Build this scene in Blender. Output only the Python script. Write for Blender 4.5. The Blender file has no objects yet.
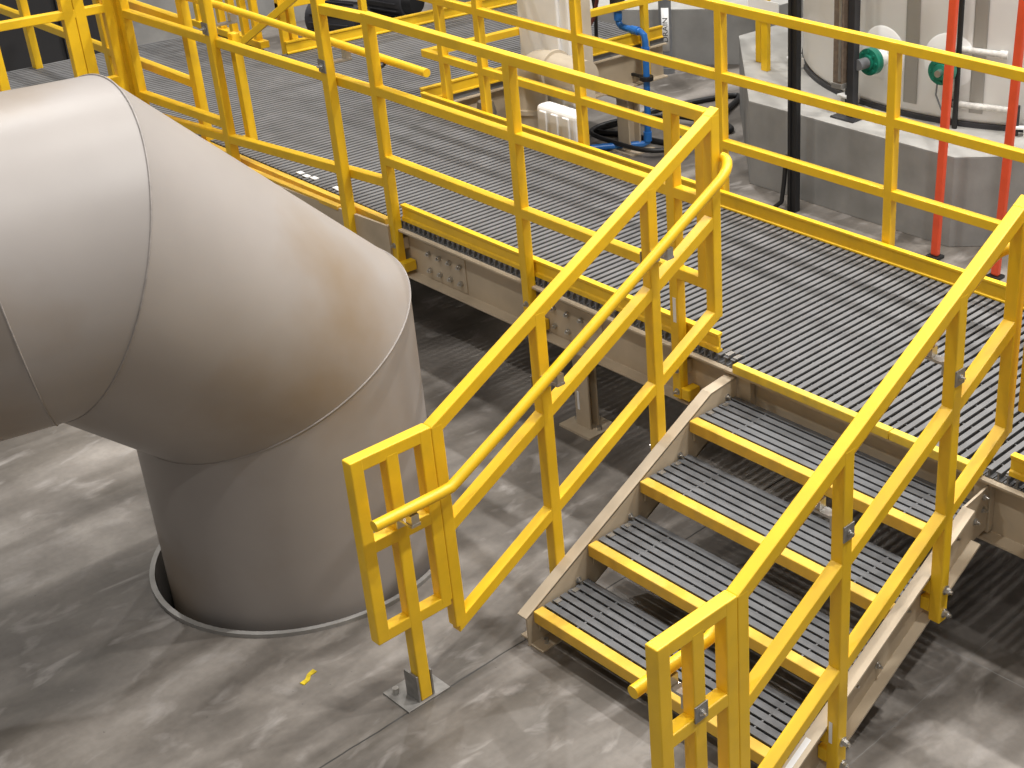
import bpy, bmesh, math, random
from mathutils import Vector, Matrix
random.seed(7)
SC = bpy.context.scene
COL = SC.collection
PI = math.pi

# ------------------------------------------------------------------ materials
def mat(name, col, rough=.5, metal=0.0, var=.0, scale=8.0, bump=0.0, bscale=60.0, spec=.5, dirt=None, dscale=2.0, damt=.5):
    m = bpy.data.materials.new(name); m.use_nodes = True
    nt = m.node_tree; b = nt.nodes['Principled BSDF']
    b.inputs['Roughness'].default_value = rough
    b.inputs['Metallic'].default_value = metal
    b.inputs['Specular IOR Level'].default_value = spec
    tc = nt.nodes.new('ShaderNodeTexCoord')
    src = None
    if var > 0 or dirt:
        n = nt.nodes.new('ShaderNodeTexNoise'); n.inputs['Scale'].default_value = scale; n.inputs['Detail'].default_value = 6
        nt.links.new(tc.outputs['Object'], n.inputs['Vector'])
        r = nt.nodes.new('ShaderNodeValToRGB')
        r.color_ramp.elements[0].position = .3; r.color_ramp.elements[1].position = .7
        r.color_ramp.elements[0].color = tuple(c*(1-var) for c in col)+(1,)
        r.color_ramp.elements[1].color = tuple(min(1, c*(1+var)) for c in col)+(1,)
        nt.links.new(n.outputs['Fac'], r.inputs['Fac']); src = r.outputs['Color']
        if dirt:
            n2 = nt.nodes.new('ShaderNodeTexNoise'); n2.inputs['Scale'].default_value = dscale; n2.inputs['Detail'].default_value = 5
            nt.links.new(tc.outputs['Object'], n2.inputs['Vector'])
            r2 = nt.nodes.new('ShaderNodeValToRGB')
            r2.color_ramp.elements[0].position = .48; r2.color_ramp.elements[1].position = .72
            r2.color_ramp.elements[0].color = (0, 0, 0, 1); r2.color_ramp.elements[1].color = (damt, damt, damt, 1)
            nt.links.new(n2.outputs['Fac'], r2.inputs['Fac'])
            mx = nt.nodes.new('ShaderNodeMix'); mx.data_type = 'RGBA'
            nt.links.new(r2.outputs['Color'], mx.inputs['Factor'])
            nt.links.new(src, mx.inputs['A']); mx.inputs['B'].default_value = tuple(dirt)+(1,)
            src = mx.outputs['Result']
        nt.links.new(src, b.inputs['Base Color'])
    else:
        b.inputs['Base Color'].default_value = tuple(col)+(1,)
    if bump > 0:
        n3 = nt.nodes.new('ShaderNodeTexNoise'); n3.inputs['Scale'].default_value = bscale; n3.inputs['Detail'].default_value = 4
        nt.links.new(tc.outputs['Object'], n3.inputs['Vector'])
        bp = nt.nodes.new('ShaderNodeBump'); bp.inputs['Strength'].default_value = bump; bp.inputs['Distance'].default_value = .004
        nt.links.new(n3.outputs['Fac'], bp.inputs['Height']); nt.links.new(bp.outputs['Normal'], b.inputs['Normal'])
    return m

M = {}
M['yellow'] = mat('yellow_paint', (.86, .535, .015), .42, var=.07, scale=5, bump=.08, bscale=90, dirt=(.50, .30, .03), dscale=9, damt=.22)
M['yellow_pale'] = mat('worn_yellow', (.80, .58, .06), .55, var=.10, scale=18, dirt=(.5, .42, .12), dscale=14, damt=.4)
M['nosing'] = mat('nosing_yellow', (.76, .47, .05), .5, var=.08, scale=14, bump=.1, bscale=120, dirt=(.45, .30, .08), dscale=10, damt=.35)
M['beige'] = mat('beige_fibreglass', (.52, .43, .31), .5, var=.08, scale=6, bump=.06, bscale=70, dirt=(.30, .24, .17), dscale=4, damt=.45)
M['grating'] = mat('deck_grating_grey', (.150, .150, .153), .6, var=.14, scale=9, bump=.3, bscale=260)
M['tread'] = mat('tread_grating_grey', (.125, .128, .135), .6, var=.16, scale=14, bump=.3, bscale=260)
M['steel'] = mat('stainless_steel', (.55, .54, .52), .32, .9, var=.1, scale=20)
M['dull_steel'] = mat('dull_plate', (.26, .25, .235), .5, .4, var=.2, scale=25)
M['pipe'] = mat('pipe_grey', (.335, .305, .285), .42, .0, var=.05, scale=3, bump=.05, bscale=14, dirt=(.25, .185, .12), dscale=1.3, damt=.8)
M['seam'] = mat('weld_grey', (.31, .28, .26), .5, .0, var=.1, scale=25, bump=.6, bscale=60)
M['collar'] = mat('collar_steel', (.32, .31, .295), .5, .2, var=.15, scale=12)
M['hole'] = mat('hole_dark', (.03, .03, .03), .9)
M['white'] = mat('white_paint', (.90, .895, .88), .35, var=.03, scale=3)
M['white_wrap'] = mat('white_sheet', (.86, .86, .86), .4, var=.04, scale=5)
M['tan'] = mat('tan_duct', (.50, .43, .33), .55, var=.1, scale=6)
M['green'] = mat('green_flange', (.012, .20, .13), .35, var=.1, scale=20)
M['orange'] = mat('orange_rail', (.72, .085, .03), .4, var=.08, scale=10)
M['black'] = mat('black_plastic', (.012, .012, .013), .45)
M['charcoal'] = mat('charcoal_metal', (.045, .045, .05), .45, .3, var=.15, scale=10)
M['brownstrip'] = mat('brown_scale', (.16, .12, .09), .5, var=.3, scale=30)
M['greypvc'] = mat('grey_pvc', (.17, .175, .185), .4, var=.06, scale=10)
M['blue'] = mat('blue_pipe', (.02, .16, .52), .35, var=.08, scale=12)
M['label'] = mat('label_white', (.82, .82, .82), .4)
M['ink'] = mat('label_ink', (.02, .02, .02), .6)
M['redcable'] = mat('dark_red_cable', (.09, .018, .015), .5)
M['rung'] = mat('white_rung', (.70, .68, .64), .5, var=.2, scale=40)
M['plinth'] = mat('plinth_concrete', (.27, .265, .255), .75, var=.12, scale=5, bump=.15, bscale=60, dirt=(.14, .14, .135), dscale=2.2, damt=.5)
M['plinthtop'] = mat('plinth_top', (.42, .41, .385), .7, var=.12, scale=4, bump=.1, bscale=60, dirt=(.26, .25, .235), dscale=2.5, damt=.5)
M['cabinet'] = mat('dark_cabinet', (.02, .02, .022), .5)
M['scrap'] = mat('scrap_tape', (.62, .46, .02), .5, var=.3, scale=60)

def floor_mat():
    m = bpy.data.materials.new('concrete_floor'); m.use_nodes = True
    nt = m.node_tree; b = nt.nodes['Principled BSDF']
    N = nt.nodes.new; L = nt.links.new
    tc = N('ShaderNodeTexCoord'); P = tc.outputs['Object']
    def noise(s, d=6, dist=0.0, stretch=None):
        n = N('ShaderNodeTexNoise'); n.inputs['Scale'].default_value = s; n.inputs['Detail'].default_value = d
        n.inputs['Distortion'].default_value = dist
        if stretch:
            mp = N('ShaderNodeMapping'); mp.inputs['Scale'].default_value = stretch[0]; mp.inputs['Rotation'].default_value = (0, 0, stretch[1])
            L(P, mp.inputs['Vector']); L(mp.outputs['Vector'], n.inputs['Vector'])
        else: L(P, n.inputs['Vector'])
        return n.outputs['Fac']
    def ramp(f, a, b_, ca, cb):
        r = N('ShaderNodeValToRGB'); e = r.color_ramp.elements
        e[0].position = a; e[1].position = b_; e[0].color = ca+(1,); e[1].color = cb+(1,)
        L(f, r.inputs['Fac']); return r.outputs['Color']
    def mix(fac, A, B, mode='MIX'):
        x = N('ShaderNodeMix'); x.data_type = 'RGBA'; x.blend_type = mode
        if isinstance(fac, float): x.inputs['Factor'].default_value = fac
        else: L(fac, x.inputs['Factor'])
        for k, v in (('A', A), ('B', B)):
            if isinstance(v, tuple): x.inputs[k].default_value = v+(1,)
            else: L(v, x.inputs[k])
        return x.outputs['Result']
    base = ramp(noise(2.2, 8, .3), .30, .70, (.108, .098, .088), (.245, .228, .21))
    light_streak = ramp(noise(1.0, 6, .5, ((3.2, .7, 1), 0.0)), .36, .64, (.60, .57, .53), (1.32, 1.30, 1.28))  # bands of light and shadow along y, put into the floor colour
    blot = ramp(noise(.9, 5, .6), .35, .65, (.78, .77, .76), (1.2, 1.2, 1.2))
    c = mix(1.0, base, blot, 'MULTIPLY')
    c = mix(1.0, c, light_streak, 'MULTIPLY')
    pale = ramp(noise(5.5, 8, .6, ((1.6, .8, 1), .3)), .56, .72, (0, 0, 0), (.6, .6, .6))
    c = mix(pale, c, (.36, .335, .315))
    fine = ramp(noise(40, 3), .3, .7, (.93, .93, .93), (1.06, 1.06, 1.06))
    c = mix(1.0, c, fine, 'MULTIPLY')
    speck = ramp(noise(55, 2), .74, .76, (0, 0, 0), (.6, .6, .6))
    c = mix(speck, c, (.08, .075, .07))
    # saw-cut joints
    sep = N('ShaderNodeSeparateXYZ'); L(P, sep.inputs[0])
    wob = N('ShaderNodeMath'); wob.operation = 'MULTIPLY_ADD'; L(noise(9, 3), wob.inputs[0]); wob.inputs[1].default_value = .012; wob.inputs[2].default_value = -.006
    def joint(axis, at, w, col, c, xmin=None):
        s = N('ShaderNodeMath'); s.operation = 'ADD'; L(sep.outputs[axis], s.inputs[0]); L(wob.outputs[0], s.inputs[1])
        a = N('ShaderNodeMath'); a.operation = 'SUBTRACT'; L(s.outputs[0], a.inputs[0]); a.inputs[1].default_value = at
        d = N('ShaderNodeMath'); d.operation = 'ABSOLUTE'; L(a.outputs[0], d.inputs[0])
        k = N('ShaderNodeMath'); k.operation = 'LESS_THAN'; L(d.outputs[0], k.inputs[0]); k.inputs[1].default_value = w
        o = k.outputs[0]
        if xmin is not None:
            g = N('ShaderNodeMath'); g.operation = 'GREATER_THAN'; L(sep.outputs['X'], g.inputs[0]); g.inputs[1].default_value = xmin
            h = N('ShaderNodeMath'); h.operation = 'MULTIPLY'; L(g.outputs[0], h.inputs[0]); L(o, h.inputs[1]); o = h.outputs[0]
        return mix(o, c, col)
    c = joint('X', -.7775, .0035, (.04, .038, .035), c)
    c = joint('Y', -.145, .0028, (.22, .21, .20), c, .0)
    c = joint('X', .585, .0016, (.21, .20, .19), c)
    L(c, b.inputs['Base Color'])
    rr = ramp(noise(3, 5), .3, .7, (.42, .42, .42), (.62, .62, .62)); L(rr, b.inputs['Roughness'])
    bp = N('ShaderNodeBump'); bp.inputs['Strength'].default_value = .12; bp.inputs['Distance'].default_value = .004
    L(noise(30, 5), bp.inputs['Height']); L(bp.outputs['Normal'], b.inputs['Normal'])
    return m
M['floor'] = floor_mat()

# ------------------------------------------------------------------ mesh helpers
class MB:
    def __init__(s): s.v = []; s.f = []
    def add(s, vs, fs):
        k = len(s.v); s.v += [tuple(v) for v in vs]; s.f += [tuple(i+k for i in f) for f in fs]; return s
    def box(s, a, b):
        x0, y0, z0 = (min(p, q) for p, q in zip(a, b)); x1, y1, z1 = (max(p, q) for p, q in zip(a, b))
        return s.add([(x0,y0,z0),(x1,y0,z0),(x1,y1,z0),(x0,y1,z0),(x0,y0,z1),(x1,y0,z1),(x1,y1,z1),(x0,y1,z1)],
                     [(0,3,2,1),(4,5,6,7),(0,1,5,4),(1,2,6,5),(2,3,7,6),(3,0,4,7)])
    def prism(s, poly, axis, a, b):
        # poly: 2-D points, extruded along axis ('x': poly=(y,z); 'y': poly=(x,z); 'z': poly=(x,y))
        n = len(poly); vs = []
        for t in (a, b):
            for p, q in poly:
                vs.append({'x': (t, p, q), 'y': (p, t, q), 'z': (p, q, t)}[axis])
        fs = [tuple(range(n))[::-1], tuple(range(n, 2*n))]
        for i in range(n):
            j = (i+1) % n; fs.append((i, j, n+j, n+i))
        return s.add(vs, fs)
    def bar(s, p0, p1, w, h, side=None):
        # square section bar from p0 to p1 (centre line), w along 'side', h along the third direction
        p0 = Vector(p0); p1 = Vector(p1); d = (p1-p0).normalized()
        sd = Vector(side) if side else (Vector((0, 0, 1)).cross(d) if abs(d.z) < .95 else Vector((1, 0, 0)))
        sd = (sd - d*sd.dot(d)).normalized(); up = d.cross(sd)
        vs = []
        for p in (p0, p1):
            for a, b in ((-1,-1),(1,-1),(1,1),(-1,1)): vs.append(p+sd*(a*w/2)+up*(b*h/2))
        return s.add(vs, [(0,3,2,1),(4,5,6,7),(0,1,5,4),(1,2,6,5),(2,3,7,6),(3,0,4,7)])
    def tube(s, pts, r, n=14, cap=True, closed=False):
        pts = [Vector(p) for p in pts]; m = len(pts); rings = []
        prev = None
        for i, p in enumerate(pts):
            if closed: d = (pts[(i+1) % m]-pts[i-1]).normalized()
            else:
                d = (pts[min(i+1, m-1)]-pts[max(i-1, 0)]).normalized()
            a = prev - d*prev.dot(d) if prev is not None else (Vector((0,0,1)).cross(d) if abs(d.z) < .9 else Vector((1,0,0)).cross(d))
            a.normalize(); prev = a; b = d.cross(a)
            # keep the section true at bends
            rings.append([p+(a*math.cos(2*PI*k/n)+b*math.sin(2*PI*k/n))*r for k in range(n)])
        vs = [v for rg in rings for v in rg]; fs = []
        for i in range(m if closed else m-1):
            i2 = (i+1) % m
            for k in range(n):
                k2 = (k+1) % n; fs.append((i*n+k, i*n+k2, i2*n+k2, i2*n+k))
        if cap and not closed:
            fs.append(tuple(range(n))[::-1]); fs.append(tuple((m-1)*n+k for k in range(n)))
        return s.add(vs, fs)
    def cyl(s, p0, p1, r, n=24, r2=None):
        p0 = Vector(p0); p1 = Vector(p1); d = (p1-p0).normalized()
        a = (Vector((0,0,1)).cross(d) if abs(d.z) < .9 else Vector((1,0,0)).cross(d)).normalized(); b = d.cross(a)
        r2 = r if r2 is None else r2
        vs = [p+(a*math.cos(2*PI*k/n)+b*math.sin(2*PI*k/n))*q for p, q in ((p0, r), (p1, r2)) for k in range(n)]
        fs = [tuple(range(n))[::-1], tuple(range(n, 2*n))]+[(k, (k+1) % n, n+(k+1) % n, n+k) for k in range(n)]
        return s.add(vs, fs)
    def ringpoly(s, c, ri, ro, z0, z1, n=96):
        cx, cy = c; vs = []
        for rr, zz in ((ri, z0), (ro, z0), (ro, z1), (ri, z1)):
            vs += [(cx+rr*math.cos(2*PI*k/n), cy+rr*math.sin(2*PI*k/n), zz) for k in range(n)]
        fs = []
        for a in range(4):
            b = (a+1) % 4
            for k in range(n):
                k2 = (k+1) % n; fs.append((a*n+k, a*n+k2, b*n+k2, b*n+k))
        return s.add(vs, fs)
    def build(s, name, m, parent=None, bevel=0.0, smooth=False, seg=2):
        me = bpy.data.meshes.new(name); me.from_pydata(s.v, [], s.f); me.update()
        bm = bmesh.new(); bm.from_mesh(me); bmesh.ops.recalc_face_normals(bm, faces=bm.faces); bm.to_mesh(me); bm.free()
        me.materials.append(M[m])
        o = bpy.data.objects.new(name, me); COL.objects.link(o)
        if parent is not None:
            o.parent = parent; o.matrix_parent_inverse = Matrix.Translation(-root_loc(parent))
        if bevel:
            b = o.modifiers.new('edge', 'BEVEL'); b.width = bevel; b.segments = seg; b.limit_method = 'ANGLE'; b.angle_limit = math.radians(40)
            b.harden_normals = False
        if smooth:
            for p in me.polygons: p.use_smooth = True
            try:
                me.set_sharp_from_angle(angle=math.radians(38))
            except Exception: pass
        return o

def root_loc(o):
    # every part's mesh is written in world coordinates, so only the thing's own Empty is offset
    return Vector(o.location) if o.parent is None else Vector((0, 0, 0))

def tag(o, label=None, cat=None, group=None, kind=None):
    if label: o['label'] = label
    if cat: o['category'] = cat
    if group: o['group'] = group
    if kind: o['kind'] = kind
    return o
def thing(name, loc, label, cat, group=None):
    o = bpy.data.objects.new(name, None); COL.objects.link(o); o.location = loc
    o.empty_display_size = .1
    return tag(o, label, cat, group)

# ------------------------------------------------------------------ shared dimensions (metres)
H = .758            # top of the deck
W = 1.208           # inside of the far toe board
T = .047            # square rail tube
TOP = H+1.067; MID = H+.713; LOW = H+.356
XL0, XL1 = -.830, -.783     # stair rail on the left side of the stairs
XR0, XR1 = .570, .617       # and on the right
XS0, XS1 = -.728, .515      # treads
HC = (-1.954, -1.361); RP = .546

# ------------------------------------------------------------------ floor and wall
def make_floor():
    mb = MB(); n = 96; R0 = .612; s = 1.2; cx, cy = HC
    inner = [(cx+R0*math.cos(2*PI*k/n), cy+R0*math.sin(2*PI*k/n), 0) for k in range(n)]
    def sq(k):
        a = 2*PI*k/n; c, sn = math.cos(a), math.sin(a); q = max(abs(c), abs(sn)); return (cx+s*c/q, cy+s*sn/q, 0)
    outer = [sq(k) for k in range(n)]
    mb.add(inner+outer, [(k, (k+1) % n, n+(k+1) % n, n+k) for k in range(n)])
    X = [-16, cx-s, cx+s, 12]; Y = [-12, cy-s, cy+s, 16]
    for i in range(3):
        for j in range(3):
            if i == 1 and j == 1: continue
            mb.add([(X[i],Y[j],0),(X[i+1],Y[j],0),(X[i+1],Y[j+1],0),(X[i],Y[j+1],0)], [(0,1,2,3)])
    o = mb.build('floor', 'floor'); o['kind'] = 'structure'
    # the sleeve that lines the opening
    t = thing('floor_sleeve', (cx, cy, 0), 'thin grey steel sleeve ringing the floor opening under the big pipe', 'sleeve')
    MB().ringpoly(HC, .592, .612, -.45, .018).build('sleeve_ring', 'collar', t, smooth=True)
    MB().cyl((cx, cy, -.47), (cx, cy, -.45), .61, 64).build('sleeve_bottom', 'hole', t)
make_floor()
wl = MB().box((-9.95, -12, 0), (-9.7, 16, 5.0)).build('wall_left', 'plinth'); wl['kind'] = 'structure'

# ------------------------------------------------------------------ the big mitred pipe
def ellipse_ring(Q, da, db, rad, n=128, rr=1.0):
    Q = Vector(Q); da = Vector(da).normalized(); db = Vector(db).normalized()
    nrm = (da+db).normalized(); ref = Vector((1, 0, 0))
    a = (ref-da*ref.dot(da)).normalized(); b = da.cross(a); out = []
    for k in range(n):
        o = (a*math.cos(2*PI*k/n)+b*math.sin(2*PI*k/n))*rad*rr
        out.append(Q+o-da*(o.dot(nrm)/da.dot(nrm)))
    return out
def make_pipe():
    Q = [(-1.954, -1.361, -.40), (-1.954, -1.361, .946), (-1.907, -2.010, 1.583), (-1.944, -2.232, 1.578)]
    d = [Vector((0,0,1))]
    for i in range(1, 3): d.append((Vector(Q[i+1])-Vector(Q[i])).normalized())
    d.append(Vector((-.479, -.863, -.160)).normalized())
    end = Vector(Q[3])+d[3]*2.2
    t = thing('mitred_pipe', (-1.954, -1.361, 0), 'huge grey mitred pipe elbow rising out of the floor opening', 'pipe')
    n = 128
    rings = [ellipse_ring(Q[0], d[0], d[0], RP), ellipse_ring(Q[1], d[0], d[1], RP), ellipse_ring(Q[2], d[1], d[2], RP),
             ellipse_ring(Q[3], d[2], d[3], RP), ellipse_ring(end, d[3], d[3], RP)]
    for i, nm in enumerate(('vertical_section', 'slanted_section', 'gore_section', 'outlet_section')):
        mb = MB(); vs = []
        # carry the previous ring along the segment axis so the wall stays straight
        A = rings[i]; B = []
        for p in A:
            # intersect the line p + s*d with the plane of the next ring
            dd = d[i]; q0 = Vector(Q[i+1]) if i < 3 else end
            nn = (d[i]+(d[i+1] if i < 3 else d[i])).normalized()
            s = (q0-p).dot(nn)/dd.dot(nn); B.append(p+dd*s)
        rings[i+1] = B
        vs = A+B
        mb.add(vs, [(k, (k+1) % n, n+(k+1) % n, n+k) for k in range(n)])
        mb.build(nm, 'pipe', t, smooth=True)
    for i in (1, 2, 3):
        c = Vector(Q[i]); pts = [c+(p-c)*1.002 for p in rings[i]]
        MB().tube(pts, .0036 if i < 3 else .003, 8, closed=True).build('weld_seam', 'seam', t, smooth=True)
make_pipe()

# ------------------------------------------------------------------ deck: grating, channels, legs
def ibar(mb, axis, c, a, b, zt, depth=.04, wt=.027):
    w = wt/2; w2 = .0175; k = .004; z1 = zt-.006; z2 = zt-depth+.006; z3 = zt-depth
    poly = [(c-w, zt), (c+w, zt), (c+w, z1), (c+k, z1), (c+k, z2), (c+w2, z2), (c+w2, z3), (c-w2, z3), (c-w2, z2), (c-k, z2), (c-k, z1), (c-w, z1)]
    poly = poly[::-1]
    # bars running along y have their section in x,z ; along x in y,z
    mb.prism(poly, 'y' if axis == 'y' else 'x', a, b)
def channel(mb, axis, a, b, web, z0, z1, out, tw=.012):
    # C section: web plane at 'web', flanges reaching towards 'out' (signed width)
    s = 1 if out > 0 else -1
    poly = [(web, z0), (web+out, z0), (web+out, z0+tw), (web+s*tw, z0+tw), (web+s*tw, z1-tw), (web+out, z1-tw), (web+out, z1), (web, z1)]
    mb.prism(poly, axis, a, b)
def make_deck():
    t = thing('walkway_platform', (-2, .6, 0), 'raised walkway deck of grey bar grating on beige channel beams', 'platform')
    mb = MB(); x = -7.2
    while x < 2.6:
        ibar(mb, 'y', x, -1.3 if x < -5.46 else .0, 1.262, H, wt=.0235); x += .04
    for y in [.07+.1525*i for i in range(8)]: mb.box((-7.21, y-.004, H-.022), (2.6, y+.004, H-.012))
    mb.build('deck_grating', 'grating', t)
    mb = MB(); x = -6.24
    while x < -4.60:
        ibar(mb, 'y', x, 1.266, 3.42, H, wt=.0235); x += .04
    mb.build('bridge_grating', 'grating', t)
    zb = .458; zt = H-.04
    mb = MB(); channel(mb, 'x', -5.40, 2.6, .045, zb, zt, -.07); mb.build('near_channel', 'beige', t, bevel=.002)
    mb = MB(); channel(mb, 'x', -4.60, 2.6, 1.215, zb, zt, .04); mb.build('far_channel', 'beige', t)
    mb = MB(); channel(mb, 'y', 1.26, 3.42, -4.66, zb, zt, .06); mb.build('bridge_channel', 'beige', t, bevel=.002)
    mb = MB(); channel(mb, 'y', 1.26, 3.42, -6.26, zb, zt, -.06); mb.build('bridge_channel', 'beige', t)
    mb = MB(); channel(mb, 'y', -1.3, .04, -5.46, zb, zt, .05); mb.build('landing_channel', 'beige', t, bevel=.002)
    for y in (-1.2, .1): MB().box((-7.2, y-.02, zb), (-5.42, y+.02, zt-.02)).build('cross_beam', 'beige', t)
    for cx in (-7.18, -5.5, -3.9, -1.25, -.62, .50, 2.2):
        MB().box((cx-.02, .06, zb), (cx+.02, 1.2, zt-.02)).build('cross_beam', 'beige', t)
    def leg(x, y, lab=False):
        l = MB(); l.box((x-.05, y-.03, .012), (x+.05, y-.02, zb)); l.box((x-.05, y+.02, .012), (x+.05, y+.03, zb)); l.box((x-.006, y-.02, .012), (x+.006, y+.02, zb))
        lo = l.build('support_leg', 'beige', t, bevel=.002)
        MB().box((x-.11, y-.09, 0), (x+.11, y+.09, .012)).build('foot_plate', 'beige', lo)
        for dx in (-.08, .08):
            MB().cyl((x+dx, y, .012), (x+dx, y, .03), .012, 8).build('anchor_bolt', 'steel', lo)
        if lab: MB().box((x-.03, y-.033, .10), (x-.015, y-.0302, .20)).build('label_sticker', 'label', lo)
    leg(-1.80, .075, True); leg(.86, .075); leg(-4.0, .1); leg(-1.80, 1.17); leg(.86, 1.17); leg(-4.0, 1.17); leg(-6.0, .1); leg(-5.56, -1.2); leg(-7.1, -1.2)
    # bridge column by the blue pipe
    l = MB(); l.box((-4.66, 2.94, .012), (-4.54, 2.955, zb)); l.box((-4.66, 3.045, .012), (-4.54, 3.06, zb)); l.box((-4.606, 2.955, .012), (-4.594, 3.045, zb))
    lo = l.build('bridge_leg', 'beige', t, bevel=.002)
    MB().box((-4.74, 2.88, 0), (-4.46, 3.12, .012)).build('foot_plate', 'beige', lo)
    MB().box((-4.80, 2.90, zb-.05), (-4.5, 3.08, zb)).build('bridge_bracket', 'beige', t, bevel=.003)
    # splice plates with bolts
    def splice(x0, x1):
        sp = MB().box((x0, .028, .478), (x1, .034, .665)).build('splice_plate', 'beige', t, bevel=.001)
        for i in range(4):
            for z in (.525, .615):
                x = x0+.04+(x1-x0-.08)*i/3
                b = MB().cyl((x, .029, z), (x, .012, z), .0135, 6)
                b.cyl((x, .012, z), (x, .002, z), .007, 8); b.build('splice_bolt', 'steel', sp)
    splice(-2.93, -2.60); splice(-1.97, -1.60)
    # clip angle behind the end of the right stringer
    MB().box((.46, .0, .48), (.535, .03, .69)).build('clip_angle', 'beige', t, bevel=.002)
    MB().box((-.725, .0, .48), (-.66, .03, .69)).build('clip_angle', 'beige', t, bevel=.002)
    # filler between deck and the slanted guardrail beside the pipe
    mb = MB(); mb.prism([(-5.4, -.20), (-3.10, -.035), (-3.10, -.005), (-5.4, -.005)], 'z', .708, .722); mb.build('filler_plate', 'beige', t)
    mb = MB(); mb.bar((-5.2, -.026, .737), (-3.15, -.022, .737), .036, .036); mb.build('filler_strip', 'nosing', t, bevel=.003)
    mb = MB(); mb.bar((-5.2, -.10, .735), (-3.50, -.074, .735), .034, .024); mb.build('filler_strip', 'nosing', t, bevel=.003)
    mb = MB()
    mb.prism([(-5.45, -.20), (-3.10, -.06), (-3.10, -.047), (-5.45, -.187)], 'z', .48, .735)
    mb.build('edge_plate', 'beige', t)
    for (x, y) in ((-4.05, .045), (-3.98, .04), (-3.92, .05), (-3.70, .045), (-3.66, .04)):
        MB().box((x-.022, y-.018, H+.0005), (x+.022, y+.012, H+.006)).build('grating_clip', 'label', t)
    for x in (-.80, -.755, .60, .64):
        MB().box((x-.012, .01, H+.0005), (x+.012, .05, H+.007)).build('grating_clip', 'steel', t)
make_deck()

# ------------------------------------------------------------------ guardrails
def toe_profile(y, s=1):
    # corrugated toe board: y = face towards the reader of the profile, s = direction of thickness
    z = H+.001; h = .0885
    return [(y, z), (y+s*.03, z), (y+s*.03, z+.01), (y+s*.02, z+.014), (y+s*.02, z+h-.016), (y+s*.03, z+h-.012), (y+s*.03, z+h), (y, z+h), (y, z+h-.012), (y+s*.008, z+h-.018), (y+s*.008, z+.026), (y, z+.02)]
def hexbolt(parent, p, d, r=.013, l=.014):
    p = Vector(p); d = Vector(d).normalized()
    b = MB().cyl(p, p+d*.003, r*1.5, 16); b.cyl(p+d*.003, p+d*l, r, 6); b.cyl(p+d*l, p+d*(l+.01), r*.55, 8)
    return b.build('bolt', 'steel', parent)
def post(parent, x0, y0, z0, z1, name='post', e=.0006):
    return MB().box((x0-e, y0-e, z0), (x0+T+e, y0+T+e, z1)).build(name, 'yellow', parent, bevel=.004)

def guard_near():
    y0 = -T
    g = thing('guardrail', (-2, 0, H), 'yellow guardrail on the near edge of the walkway, left of the stairs', 'railing')
    xs = (-3.109, -2.0645, -1.0717); xe = -.900
    for x in xs:
        p = post(g, x, y0, .490, TOP-.004)
        MB().box((x+T, y0+.004, .492), (x+T+.045, y0+.074, .545)).build('mounting_block', 'yellow', p, bevel=.003)
        MB().box((x+.004, .0005, .60), (x+T-.004, .031, .66)).build('mounting_block', 'beige', p)
        for z in (.525, .63): hexbolt(p, (x+.028, y0-.0006, z), (0, -1, 0), .010)
    MB().box((-3.109, y0, TOP-T), (xe+T, 0, TOP)).build('top_rail', 'yellow', g, bevel=.004)
    for z, nm in ((MID, 'middle_rail'), (LOW, 'lower_rail')):
        MB().box((-3.10, y0, z-T), (xe+T, 0, z)).build(nm, 'yellow', g, bevel=.004)
    MB().box((xe-.0004, y0-.0004, LOW-T), (xe+T+.0004, .0004, TOP-.001)).build('end_post', 'yellow', g, bevel=.004)
    MB().prism(toe_profile(.003), 'x', -3.06, -.845).build('toe_board', 'yellow', g, bevel=.0015)
    lb = MB().box((-1.052, y0-.0022, .86), (-1.034, y0-.0008, .975)).build('label_sticker', 'label', g)
guard_near()

def guard_near_right():
    y0 = -T
    g = thing('guardrail', (1.5, 0, H), 'yellow guardrail on the near edge of the walkway, right of the stairs', 'railing')
    for x in (.845, 1.85): post(g, x, y0, .490, TOP-.004)
    MB().box((.642, y0, TOP-T), (2.4, 0, TOP)).build('top_rail', 'yellow', g, bevel=.004)
    for z, nm in ((MID, 'middle_rail'), (LOW, 'lower_rail')):
        MB().box((.642, y0, z-T), (2.4, 0, z)).build(nm, 'yellow', g, bevel=.004)
    MB().box((.6416, y0-.0004, LOW-T), (.642+T, .0004, TOP-.001)).build('end_post', 'yellow', g, bevel=.004)
    MB().prism(toe_profile(.003), 'x', .600, 2.4).build('toe_board', 'yellow', g, bevel=.0015)
guard_near_right()

def guard_far():
    y0 = 1.254
    g = thing('guardrail', (-1.5, y0, H), 'long yellow guardrail along the far edge of the walkway', 'railing')
    xL = -4.56
    for x in (-4.385, -4.0, -3.127, -2.034, -.941, .15, 1.24):
        p = post(g, x, y0, .50, TOP-.004)
        MB().box((x+.004, 1.2275, .55), (x+T-.004, y0-.0008, .66)).build('mounting_block', 'yellow', p)
    MB().box((xL, y0, TOP-T), (2.4, y0+T, TOP)).build('top_rail', 'yellow', g, bevel=.004)
    for z, nm in ((MID, 'middle_rail'), (LOW, 'lower_rail')):
        MB().box((xL, y0, z-T), (2.4, y0+T, z)).build(nm, 'yellow', g, bevel=.004)
    MB().prism(toe_profile(W+.036, -1), 'x', -4.56, 2.4).build('toe_board', 'yellow', g, bevel=.0015)
guard_far()

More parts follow.
